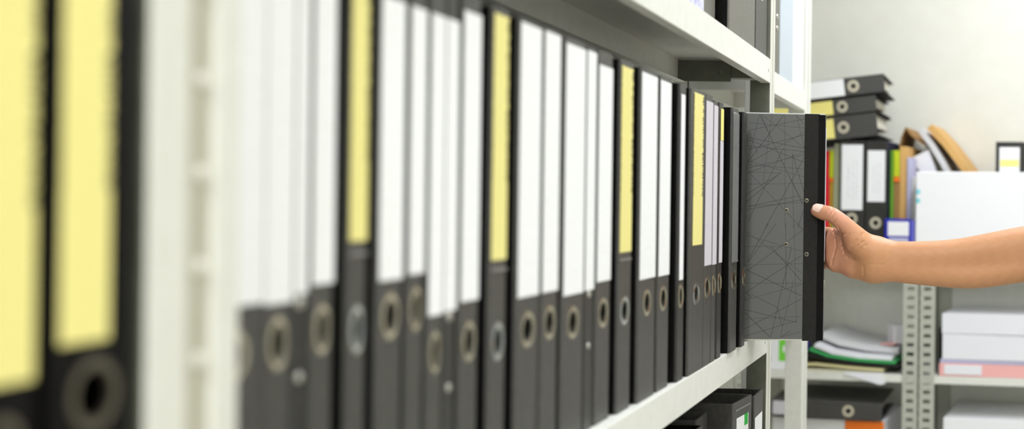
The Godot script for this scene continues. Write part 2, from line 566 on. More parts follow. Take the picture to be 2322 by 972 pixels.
func spine_mesh(t: float, h: float, hole) -> ArrayMesh:
	# the spine board with chamfered long edges and, where wanted, an oval finger hole
	var st := begin()
	var b: float = min(0.0016, t * 0.2)
	var z := t * 0.5
	var zi := z - b
	var x1 := -0.0026
	var c := Vector2(h * 0.5, 0.0)
	if hole == null:
		face(st, [Vector3(0, 0, -zi), Vector3(0, h, -zi), Vector3(0, h, zi), Vector3(0, 0, zi)], Vector3.RIGHT)
		face(st, [Vector3(x1, 0, -zi), Vector3(x1, h, -zi), Vector3(x1, h, zi), Vector3(x1, 0, zi)], Vector3.LEFT)
	else:
		c = Vector2(hole.y, 0.0)
		var ry: float = hole.h * 0.5
		var rz: float = hole.w * 0.5
		var angs := []
		for i in 28:
			angs.append(TAU * i / 28.0)
		for e in [[h - c.x, zi], [h - c.x, -zi], [-c.x, zi], [-c.x, -zi]]:
			angs.append(fposmod(atan2(e[1], e[0]), TAU))
		angs.sort()
		for i in angs.size():
			var q := []
			var w := []
			for a in [angs[i], angs[(i + 1) % angs.size()]]:
				var d := Vector2(cos(a), sin(a))
				q.append(Vector3(0, c.x + d.x * ry, d.y * rz))
				var k := 1e9
				if absf(d.x) > 1e-6:
					k = min(k, ((h - c.x) if d.x > 0 else c.x) / absf(d.x))
				if absf(d.y) > 1e-6:
					k = min(k, zi / absf(d.y))
				w.append(Vector3(0, c.x + d.x * k, d.y * k))
			for x in [0.0, x1]:
				var s := Vector3(x, 0, 0)
				face(st, [q[0] + s, w[0] + s, w[1] + s, q[1] + s], Vector3(1.0 if x == 0.0 else -1.0, 0, 0))
			face(st, [q[0], q[1], q[1] + Vector3(x1, 0, 0), q[0] + Vector3(x1, 0, 0)], Vector3(0, c.x, 0) - (q[0] + q[1]) * 0.5)
	for s in [-1.0, 1.0]:
		face(st, [Vector3(0, 0, s * zi), Vector3(0, h, s * zi), Vector3(-b, h, s * z), Vector3(-b, 0, s * z)], Vector3(1, 0, s))
		face(st, [Vector3(-b, 0, s * z), Vector3(-b, h, s * z), Vector3(x1, h, s * z), Vector3(x1, 0, s * z)], Vector3(0, 0, s))
	for e in [[0.0, -1.0], [h, 1.0]]:
		face(st, [Vector3(0, e[0], -zi), Vector3(0, e[0], zi), Vector3(-b, e[0], z), Vector3(x1, e[0], z), Vector3(x1, e[0], -z), Vector3(-b, e[0], -z)], Vector3(0, e[1], 0))
	return st.commit()


func ring_mesh(w: float, h: float, hole := 0.64) -> ArrayMesh:
	# pressed finger ring: a rolled rim that dips into the hole; radius 1, stretched to size
	var st := begin()
	var a := hole
	add_lathe(st, [Vector2(a, -0.0012), Vector2(lerpf(a, 1.0, 0.15), -0.0002), Vector2(lerpf(a, 1.0, 0.35), 0.0007), Vector2(lerpf(a, 1.0, 0.6), 0.0012), Vector2(lerpf(a, 1.0, 0.85), 0.0009), Vector2(1.0, 0.0)], 36, Transform3D.IDENTITY, h * 0.5, w * 0.5)
	return st.commit()


func binder(called: String, label: String, group: String, o: Dictionary) -> Node3D:
	# origin at the bottom of the spine, mid-thickness; the spine looks along +x, the covers run to -x
	var t: float = o.t
	var h: float = o.h
	var dep: float = o.get("dep", 0.285)
	var n := thing(called, label, "binder", Vector3.ZERO, 0.0, group)
	var spine_mat: Material = o.get("spine", M.cloth)
	var cover_mat: Material = o.get("cover", M.board)
	var ring = o.get("ring", null)
	if ring == null:
		part("spine", spine_mesh(t, h, null), spine_mat, n)
	else:
		part("spine", spine_mesh(t, h, {"y": ring.y, "h": ring.h * (ring.get("hole", 0.64) + 0.03), "w": ring.w * (ring.get("hole", 0.64) + 0.03)}), spine_mat, n)
		var r := part("finger_ring", ring_mesh(ring.w, ring.h, ring.get("hole", 0.64)), ring.get("mat", M.nickel), n)
		r.position = Vector3(0.0, ring.y, 0)
	var ct: float = min(0.0024, t * 0.18)
	for s in [-1.0, 1.0]:
		var za: float = s * (t * 0.5 - ct)
		var zb: float = s * t * 0.5
		part("front_cover" if s > 0 else "back_cover", boxes([[Vector3(-dep, 0, min(za, zb)), Vector3(-0.0027, h, max(za, zb)), 0.0007]]), cover_mat, n)
	var fill: float = o.get("fill", 0.75)
	var inner: float = (t - 2.0 * ct) * 0.5
	part("page_block", boxes([[Vector3(-dep + 0.03, 0.012, -inner + 0.0004), Vector3(-0.06, h - 0.022, -inner + 0.0004 + (2.0 * inner - 0.0008) * fill), 0.001]]), M.pages, n)
	for l in o.get("labels", []):
		# [y0, y1, z0, z1, material]
		uv_of = func(p: Vector3) -> Vector2: return Vector2(1.0 - (p.z - l[2]) / (l[3] - l[2]), 1.0 - (p.y - l[0]) / (l[1] - l[0]))
		part("label", boxes([[Vector3(0.0002, l[0], l[2]), Vector3(0.0008, l[1], l[3]), 0.0002]]), l[4], n)
		uv_of = null
	for p in o.get("pockets", []):
		# clear pocket over the label with a welded hem along its foot
		part("label_pocket", boxes([[Vector3(0.0010, p[0], p[2]), Vector3(0.0013, p[1], p[3]), 0.0001]]), M.clear, n)
		part("pocket_hem", boxes([[Vector3(0.0003, p[0] - 0.0025, p[2]), Vector3(0.0016, p[0] + 0.0005, p[3]), 0.0005]]), M.plastic_hem, n)
	for p in o.get("hems", []):
		part("pocket_hem", boxes([[Vector3(0.0002, p[0] - 0.0012, p[1]), Vector3(0.0010, p[0] + 0.0012, p[2]), 0.0004]]), M.plastic_hem, n)
	for d in o.get("dots", []):
		part("rivet", bolt_head(Vector3(0.0, d[0], d[1]), d[2]), M.rivet, n)
	return n


func binder_row() -> void:
	# [kind, distance of the near cover, of the far cover, spine plane, height, label foot, label head, ring or rivet heights]
	var row := [
		["w", 0.4950, 0.5434, -0.3346, 0.3298, 0.1444, 0.3098, 0.1222],
		["w", 0.5434, 0.5668, -0.3346, 0.3298, 0.1430, 0.3098, 0.1238],
		["n", 0.5675, 0.5793, -0.3346, 0.3298, 0.1462, 0.3098, 0.1420, 0.1045],
		["w", 0.5820, 0.6038, -0.3346, 0.3298, 0.1499, 0.3098, 0.1264],
		["y", 0.6117, 0.6318, -0.3319, 0.3287, 0.1711, 0.3087, 0.1233],
		["w", 0.6385, 0.6673, -0.3297, 0.3279, 0.1480, 0.3079, 0.1274],
		["w", 0.6706, 0.6912, -0.3287, 0.3275, 0.1498, 0.3075, 0.1289],
		["w", 0.6957, 0.7161, -0.3287, 0.3275, 0.1228, 0.3075, 0.1000],
		["n", 0.7167, 0.7345, -0.3287, 0.3275, 0.1239, 0.3075, 0.1203, 0.0751],
		["w", 0.7396, 0.7682, -0.3287, 0.3275, 0.1277, 0.3167, 0.1010],
		["y", 0.7791, 0.8073, -0.3259, 0.3264, 0.1527, 0.3217, 0.0963],
		["w", 0.8184, 0.8612, -0.3231, 0.3253, 0.1237, 0.3219, 0.0995],
		["w", 0.8656, 0.9009, -0.3231, 0.3253, 0.1239, 0.3226, 0.1001],
		["w", 0.9069, 0.9567, -0.3218, 0.3247, 0.1180, 0.3193, 0.0951],
		["n", 0.9589, 0.9825, -0.3218, 0.3247, 0.1186, 0.3202, 0.1153, 0.0712],
		["w", 0.9883, 1.0284, -0.3218, 0.3247, 0.1236, 0.3120, 0.0957],
		["y", 1.0427, 1.0821, -0.3191, 0.3236, 0.1469, 0.3177, 0.0926],
		["w", 1.0972, 1.1558, -0.3164, 0.3225, 0.1183, 0.3183, 0.0945],
		["w", 1.1640, 1.2084, -0.3164, 0.3225, 0.1175, 0.3178, 0.0938],
		["s", 1.2297, 1.2582, -0.3129, 0.3212, 0.1092, 0.3101, 0.0915],
		["Y", 1.2717, 1.3413, -0.3109, 0.3204, 0.1447, 0.3170, 0.0890],
		["l", 1.3413, 1.3802, -0.3109, 0.3204, 0.1187, 0.3129, 0.0925],
		["l", 1.3826, 1.4066, -0.3109, 0.3172, 0.1179, 0.3110, 0.0927],
		["c", 1.4140, 1.4392, -0.3109, 0.3172, 0.1184, 0.3099, 0.0937],
		["h", 1.4717, 1.5136, -0.3066, 0.3156, 0.0, 0.0, 0.0927],
		["i", 1.5335, 1.5576, -0.3041, 0.3146, 0.0, 0.0, 0.0934],
	]
	var says := {
		"w": ["%s black binder with a white spine label along the row from the bolted rack post", "white-labelled binders in the row"],
		"n": ["%s slim folder with two silver rivets along the row from the bolted rack post", "riveted slim folders in the row"],
		"y": ["%s yellow-labelled binder with a chrome ring along the row from the bolted rack post", "yellow-labelled binders in the row"],
		"s": ["black binder showing only a narrow white label, beside the wide yellow-labelled binder", ""],
		"Y": ["wide black binder whose yellow label stops well above its ring, beside lilac-labelled binders", ""],
		"l": ["%s lilac-labelled black binder from the wide yellow-labelled one", "lilac-labelled binders"],
		"c": ["slim black binder with a yellow strip at the head of its pale label", ""],
		"h": ["worn black binder without a label, clear pocket on its spine", ""],
		"i": ["glossy black unlabelled binder standing against the binder being pulled out", ""],
	}
	var nth := ["first", "second", "third", "fourth", "fifth", "sixth", "seventh", "eighth", "ninth", "tenth", "eleventh", "twelfth", "thirteenth"]
	var seen := {}
	for r in row:
		seen[r[0]] = seen.get(r[0], -1) + 1
		var t: float = r[2] - r[1] - 0.0006
		var k: String = r[0]
		var o := {"t": t, "h": r[4], "fill": rng.randf_range(0.55, 0.95)}
		var z := t * 0.5
		var ring := {"y": r[7], "h": 0.0265, "w": min(0.0265, t * 0.68), "mat": M.nickel}
		if k == "n":
			o.labels = [[r[5], r[6], -z * 0.95, z * 0.97, M.white_label]]
			o.dots = [[r[7], 0.0, 0.0032], [r[8], 0.0, 0.0026]]
		elif k == "y" or k == "Y":
			ring.mat = M.chrome
			o.ring = ring
			o.spine = M.cloth_grey
			var wide := 0.9 if k == "y" else 0.62
			o.labels = [[r[5], r[6], -z * 0.86 if k == "y" else -z * 0.66, z * wide, M.yellow_marked]]
			if k == "y":
				o.hems = [[r[5] - 0.007, -z * 0.9, z * 0.92]]
		elif k == "w" or k == "s":
			o.ring = ring
			o.spine = M.cloth_grey if k == "w" else M.cloth
			o.labels = [[r[5], r[6], (-z * 0.92 if seen[k] > 1 else -z * 0.99) if k == "w" else -z * 0.5, (z * 0.93 if seen[k] > 1 else z * 0.99) if k == "w" else z * 0.6, M.white_label]]
		elif k == "l":
			o.ring = ring
			o.spine = M.cloth_grey
			o.labels = [[r[5], r[6], -z * 0.93, z * 0.9, M.lilac_label]]
		elif k == "c":
			o.ring = ring
			o.labels = [[r[5], r[6] - 0.04, -z * 0.9, z * 0.5, M.lilac_label], [r[6] - 0.0395, r[6], -z * 0.9, z * 0.3, M.yellow]]
		elif k == "h":
			o.ring = ring
			o.spine = M.cloth_grey
			o.pockets = [[0.118, 0.31, -z * 0.9, z * 0.9]]
		else:
			o.ring = ring
		var n := binder("binder", says[k][0] % nth[seen[k]] if "%s" in says[k][0] else says[k][0], says[k][1], o)
		n.position = Vector3(r[3], SHELF_TOP + 0.0004, -(r[1] + r[2]) * 0.5)
	# the two binders in the bay on this side of the post
	for e in [[0.3566, 0.3829, 0.1332, 0.110, -0.8, 0.86, "second yellow-labelled binder from the bolted post, in the bay without white labels"], [0.3884, 0.4269, 0.1430, 0.1240, -0.3, 0.86, "yellow-labelled black binder touching the bolted post, in the bay without white labels"]]:
		var t: float = e[1] - e[0]
		var z := t * 0.5
		var n := binder("binder", e[6], "yellow-labelled binders before the post", {
			"t": t, "h": 0.328, "spine": M.board, "labels": [[e[2], 0.31, z * e[4], z * e[5], M.yellow_marked]], "ring": {"y": e[3], "h": 0.0265, "w": t * 0.6, "mat": M.dark_ring}})
		n.position = Vector3(FRONT - 0.0005, SHELF_TOP + 0.0004, -(e[0] + e[1]) * 0.5)


func upper_and_lower_binders() -> void:
	# shelf above: only the feet of these show over the shelf lip
	var y := SHELF_TOP + PITCH + 0.0004
	var up := [
		[1.2635, 1.3400, "white archive box file with a blue scribbled print on the upper shelf", "blue"],
		[1.3440, 1.4517, "wide grey-backed binder beside the blue-printed box on the upper shelf", "grey"],
		[1.4700, 1.5859, "broad taupe-backed binder between grey binders on the upper shelf", "taupe"],
		[1.5870, 1.6543, "taupe-backed binder beside the broad one on the upper shelf", "taupe"],
		[1.6600, 1.7513, "dark binder with a finger ring at the end of the upper shelf", "ring"],
	]
	for u in up:
		var t: float = u[1] - u[0]
		var o := {"t": t, "h": 0.32}
		var x := FRONT - 0.004
		match u[3]:
			"blue":
				o.spine = blue_print()
				o.cover = M.white_card
			"grey":
				o.spine = M.taupe
				x -= 0.012
			"taupe":
				o.spine = M.taupe
				if t > 0.1:
					x += 0.002
			"ring":
				o.ring = {"y": 0.092, "h": 0.027, "w": 0.027}
				o.spine = M.cloth_grey
		var n := binder("binder", u[2], "", o)
		n.position = Vector3(x, y, -(u[0] + u[1]) * 0.5)
		if u[3] == "blue":
			uv_of = func(p: Vector3) -> Vector2: return Vector2(p.z / t + 0.5, 1.0 - p.y / 0.32)
			n.get_node("spine").mesh = spine_mesh(t, 0.32, null)
			uv_of = null
	# second rack, same level
	var b := binder("binder", "narrow taupe binder with two bright rivets on the short rack", "", {"t": 0.05, "h": 0.32, "spine": M.taupe, "dots": [[0.078, 0.004, 0.005], [0.098, 0.004, 0.005]]})
	b.position = Vector3(-0.336, y, -1.975)
	var f := binder("binder", "pale blue sleeve-covered binder between taupe and white binders on the short rack", "", {"t": 0.145, "h": 0.32, "spine": M.pale_blue, "cover": M.pale_blue})
	f.position = Vector3(-0.336, y, -2.078)
	var w := binder("binder", "white binder at the far end of the short rack", "", {"t": 0.125, "h": 0.32, "spine": M.white_card, "cover": M.white_card})
	w.position = Vector3(-0.336, y, -2.220)
	# shelf below: heads of black binders seen from above
	y = SHELF_TOP - PITCH + 0.0004
	var q := binder("binder", "black binder with a green sticker on its white label, lower shelf", "", {"t": 0.082, "h": 0.338, "spine": M.cloth_grey, "cover": M.cloth_grey, "fill": 0.5,
		"labels": [[0.10, 0.316, -0.024, 0.026, M.white_label]], "hems": [[0.327, -0.032, 0.032]], "ring": {"y": 0.07, "h": 0.027, "w": 0.027}})
	part("sticker", boxes([[Vector3(0.0009, 0.301, -0.020), Vector3(0.0013, 0.3165, -0.006), 0.0001]]), M.sticker, q, "green sticker")
	q.position = Vector3(-0.309, y, -1.575)
	q.rotation.y = deg_to_rad(-7.0)
	var p := binder("binder", "black binder with a plain white label beyond the green-stickered one, lower shelf", "", {"t": 0.072, "h": 0.328, "spine": M.cloth_grey, "cover": M.cloth_grey, "fill": 0.5,
		"labels": [[0.10, 0.296, -0.026, 0.03, M.white_label]], "ring": {"y": 0.07, "h": 0.027, "w": 0.027}})
	p.position = Vector3(-0.308, y, -1.690)
	var s := binder("binder", "black binder with a small white label before the green-stickered one, lower shelf", "", {"t": 0.062, "h": 0.330, "spine": M.cloth_grey, "cover": M.cloth_grey, "fill": 0.6,
		"labels": [[0.10, 0.292, -0.02, 0.02, M.white_label]], "ring": {"y": 0.07, "h": 0.027, "w": 0.027}})
	s.position = Vector3(-0.345, y, -1.490)
	for i in 3:
		var v := binder("binder", "black binder, %s from the small-labelled one under the middle shelf" % ["first", "second", "third"][i], "binders hidden under the middle shelf", {"t": 0.07, "h": 0.326 - 0.004 * i, "spine": M.cloth_grey, "fill": 0.6,
			"labels": [[0.10, 0.29, -0.02, 0.02, M.white_label]], "ring": {"y": 0.07, "h": 0.027, "w": 0.027}})
		v.position = Vector3(-0.335 + 0.006 * i, y, -1.415 + 0.075 * i)


func blue_print() -> StandardMaterial3D:
	var r := RandomNumberGenerator.new()
	r.seed = 15
	var im := Image.create(128, 512, false, Image.FORMAT_RGB8)
	im.fill(Color(0.87, 0.87, 0.93))
	for i in 260:
		var p := Vector2(r.randf() * 128, r.randf() * 512)
		var d := Vector2.from_angle(r.randf_range(-0.7, 0.7) + PI / 2)
		for s in r.randi_range(8, 26):
			p += d
			d = d.rotated(r.randf_range(-0.2, 0.2))
			var x := int(p.x)
			var yy := int(p.y)
			if x >= 0 and x < 127 and yy >= 0 and yy < 511:
				im.fill_rect(Rect2i(x, yy, 2, 2), Color(0.36, 0.34, 0.74))
	return image_material("blue_scribble_print", im, 0.5)


func pulled_binder() -> void:
	var t := 0.060
	var h := 0.318
	var n := thing("binder", "grey binder printed with thin crossing lines, drawn out by the hand", "binder", Vector3(-0.2055, SHELF_TOP + 0.0010, -1.618), deg_to_rad(6.4))
	n.translate_object_local(Vector3(0, 0, -t * 0.5))
	var z := t * 0.5
	var dep := 0.285
	part("spine", spine_mesh(t - 0.010, h, {"y": 0.07, "h": 0.018, "w": 0.018}), M.cloth, n)
	var r := part("finger_ring", ring_mesh(0.027, 0.027), M.nickel, n)
	r.position = Vector3(0, 0.07, 0)
	part("label", boxes([[Vector3(0.0002, 0.11, -z + 0.009), Vector3(0.0009, 0.30, z - 0.0065), 0.0002]]), M.lilac_label, n)
	for s in [-1.0, 1.0]:
		var st := begin()
		uv_of = func(p: Vector3) -> Vector2: return Vector2(1.0 - (-0.0286 - p.x) / 0.256, 1.0 - p.y / h)
		add_box(st, Vector3(-dep, 0, min(s * (z - 0.0026), s * z)), Vector3(-0.0286, h, max(s * (z - 0.0026), s * z)), 0.0004)
		uv_of = null
		var cover := part("front_cover" if s > 0 else "back_cover", st.commit(), M.printed_cover, n)
		part("spine_cloth", boxes([[Vector3(-0.0290, -0.0008, min(s * (z - 0.0030), s * (z + 0.0006))), Vector3(-0.0093, h + 0.0008, max(s * (z - 0.0030), s * (z + 0.0006))), 0.0005]]), M.cloth_dark, cover)
		# the cloth turns round the spine edge as a slanted strip
		var e := begin()
		add_prism(e, [Vector2(-0.0093, s * (z + 0.0006)), Vector2(-0.0004, s * (z - 0.0030)), Vector2(-0.0010, s * (z - 0.0060)), Vector2(-0.0093, s * (z - 0.0030))], 0.0, 1.0, Transform3D(Basis(Vector3.RIGHT, Vector3.BACK, Vector3(0, h + 0.0008, 0)), Vector3(0, -0.0004, 0)))
		part("hinge", e.commit(), M.board, cover)
		# light worn edges of the board, head and foot
		part("board_edge", boxes([[Vector3(-dep, h - 0.0004, min(s * (z - 0.0027), s * (z + 0.0001))), Vector3(-0.0005 if s > 0 else -0.01, h + 0.0011, max(s * (z - 0.0027), s * (z + 0.0001))), 0.0002]]), M.paper_grey, cover)
		part("board_edge", boxes([[Vector3(-dep, 0.0, min(s * (z - 0.0027), s * (z + 0.0002))), Vector3(-0.0290, 0.0016, max(s * (z - 0.0027), s * (z + 0.0002))), 0.0002]]), M.rivet, cover)
		for p in [[-0.0532, 0.1827], [-0.0253, 0.1967], [-0.0532, 0.135], [-0.0243, 0.1211]]:
			var q := begin()
			var base := z + (0.0006 if p[0] > -0.0286 else 0.0)
			add_lathe(q, [Vector2(0.0017, -0.0014), Vector2(0.0018, 0.0004), Vector2(0.0022, 0.0007), Vector2(0.0030, 0.0)], 20, Transform3D(Basis(Vector3.UP, -PI / 2 * s), Vector3(p[0], p[1], s * base)))
			part("eyelet", q.commit(), M.old_brass, cover)
			var d := begin()
			add_lathe(d, [Vector2(0.00001, 0.0003), Vector2(0.0018, 0.0003)], 16, Transform3D(Basis(Vector3.UP, -PI / 2 * s), Vector3(p[0], p[1], s * base)))
			part("eyelet_hole", d.commit(), M.black_plastic, cover)
	part("page_block", boxes([[Vector3(-dep + 0.03, 0.012, -z + 0.005), Vector3(-0.06, h - 0.022, z - 0.012), 0.001]]), M.pages, n)


# ---------------------------------------------------------------- the person

var bones := []        # [a, b, ra, rb, blend]
var creases := []      # [points in x y, half width, depth]


func bone(a: Vector3, b: Vector3, ra: float, rb: float, k := 0.006) -> void:
	bones.append([k, [[a, b - a, 1.0 / max((b - a).length_squared(), 1e-9), ra, rb - ra]], (a + b) * 0.5, (b - a).length() * 0.5 + max(ra, rb)])


func chain(list: Array, k := 0.006, smooth := 1) -> void:
	# one limb: its pieces share a joint; smooth > 1 rounds the run of joints into a curve
	var pts := []
	for i in list.size() - 1:
		for j in smooth:
			var t := float(j) / smooth
			var p0: Array = list[max(i - 1, 0)]
			var p3: Array = list[min(i + 2, list.size() - 1)]
			pts.append([list[i][0].cubic_interpolate(list[i + 1][0], p0[0], p3[0], t), cubic_interpolate(list[i][1], list[i + 1][1], p0[1], p3[1], t)])
	pts.append(list[-1])
	var g := []
	for i in pts.size() - 1:
		var v: Vector3 = pts[i + 1][0] - pts[i][0]
		g.append([pts[i][0], v, 1.0 / max(v.length_squared(), 1e-9), pts[i][1], pts[i + 1][1] - pts[i][1]])
	var mid: Vector3 = (pts[0][0] + pts[-1][0]) * 0.5
	var far := 0.0
	for q in pts:
		far = max(far, mid.distance_to(q[0]) + q[1])
	bones.append([k, g, mid, far])


func field(p: Vector3) -> float:
	var d := 1e3
	for g in bones:
		if p.distance_to(g[2]) - g[3] > d + g[0]:
			continue
		var e := 1e3
		for b in g[1]:
			var q: Vector3 = p - b[0]
			var t: float = clampf(q.dot(b[1]) * b[2], 0.0, 1.0)
			e = min(e, (q - b[1] * t).length() - b[3] - b[4] * t)
		var k: float = g[0]
		var hh: float = k - absf(d - e)
		d = min(d, e)
		if hh > 0.0:
			d -= hh * hh / (4.0 * k)
	if absf(d) < 0.006:
		var p2 := Vector2(p.x, p.y)
		for c in creases:
			for i in c[0].size() - 1:
				var q := Geometry2D.get_closest_point_to_segment(p2, c[0][i], c[0][i + 1])
				var u: float = q.distance_to(p2) / c[1]
				if u < 2.5:
					d += c[2] * exp(-u * u)
					break
	return d


func slope(p: Vector3, e: float) -> Vector3:
	return Vector3(field(p + Vector3(e, 0, 0)) - field(p - Vector3(e, 0, 0)), field(p + Vector3(0, e, 0)) - field(p - Vector3(0, e, 0)), field(p + Vector3(0, 0, e)) - field(p - Vector3(0, 0, e))).normalized()


func nets(st: SurfaceTool, lo: Vector3, hi: Vector3, cell: float, tint: Callable) -> void:
	# surface nets over the field, visiting only blocks near the surface
	var n := Vector3i(((hi - lo) / cell).ceil()) + Vector3i.ONE
	var f := PackedFloat32Array()
	f.resize(n.x * n.y * n.z)
	f.fill(1.0)
	var B := 4
	var live := {}
	for bx in range(0, n.x, B):
		for by in range(0, n.y, B):
			for bz in range(0, n.z, B):
				var c := lo + (Vector3(bx, by, bz) + Vector3.ONE * B * 0.5) * cell
				if absf(field(c)) < cell * B * 1.15:
					live[Vector3i(bx, by, bz)] = true
	for b in live:
		for x in range(b.x, min(b.x + B + 1, n.x)):
			for y in range(b.y, min(b.y + B + 1, n.y)):
				for z in range(b.z, min(b.z + B + 1, n.z)):
					var i: int = (x * n.y + y) * n.z + z
					if f[i] == 1.0:
						f[i] = field(lo + Vector3(x, y, z) * cell)
	var vert := {}
	var corner := []
	for i in 8:
		corner.append(Vector3i(i & 1, (i >> 1) & 1, (i >> 2) & 1))
	for b in live:
		for x in range(b.x, min(b.x + B, n.x - 1)):
			for y in range(b.y, min(b.y + B, n.y - 1)):
				for z in range(b.z, min(b.z + B, n.z - 1)):
					var v := []
					var neg := 0
					for c in corner:
						var w: float = f[((x + c.x) * n.y + y + c.y) * n.z + z + c.z]
						v.append(w)
						if w < 0.0:
							neg += 1
					if neg == 0 or neg == 8:
						continue
					var s := Vector3.ZERO
					var m := 0
					for i in 8:
						for j in [i | 1, i | 2, i | 4]:
							if j != i and (v[i] < 0.0) != (v[j] < 0.0):
								var t: float = v[i] / (v[i] - v[j])
								s += Vector3(corner[i]).lerp(Vector3(corner[j]), t)
								m += 1
					var p := lo + (Vector3(x, y, z) + s / m) * cell
					var g := slope(p, cell * 0.35)
					vert[Vector3i(x, y, z)] = [p, g, tint.call(p, g)]
	var axes := [Vector3i(1, 0, 0), Vector3i(0, 1, 0), Vector3i(0, 0, 1)]
	for key in vert:
		for ax in 3:
			var e: Vector3i = key + axes[ax]
			if e.x >= n.x or e.y >= n.y or e.z >= n.z:
				continue
			var a: float = f[(key.x * n.y + key.y) * n.z + key.z]
			var b: float = f[(e.x * n.y + e.y) * n.z + e.z]
			if (a < 0.0) == (b < 0.0):
				continue
			var u: Vector3i = axes[(ax + 1) % 3]
			var w: Vector3i = axes[(ax + 2) % 3]
			var ring := [key, key - u, key - u - w, key - w]
			if not ring.all(func(k): return vert.has(k)):
				continue
			var q := []
			for k in ring:
				q.append(vert[k])
			var g: Vector3 = (q[2][0] - q[0][0]).cross(q[1][0] - q[0][0]) + (q[3][0] - q[0][0]).cross(q[2][0] - q[0][0])
			var idx := [0, 1, 2, 0, 2, 3] if g.dot(q[0][1] + q[2][1]) > 0.0 else [0, 2, 1, 0, 3, 2]
			for i in idx:
				st.set_color(q[i][2])
				st.set_normal(q[i][1])
				st.add_vertex(q[i][0])


func skin_tint(p: Vector3, _g: Vector3) -> Color:
	var base := Color(0.56, 0.275, 0.13)
	var palm := Color(0.61, 0.285, 0.17)
	# the palm and the pad of the thumb are rosier than the arm
	var k := clampf((-0.150 - p.x) / 0.03, 0.0, 1.0)
	if p.x < -0.2:
		k = 0.8
	var c := base.lerp(palm, k)
	var m := sin(p.x * 310.0 + sin(p.y * 270.0) * 2.0) * sin(p.y * 350.0 + sin(p.z * 220.0) * 2.0)
	return c * (1.0 + 0.035 * m)


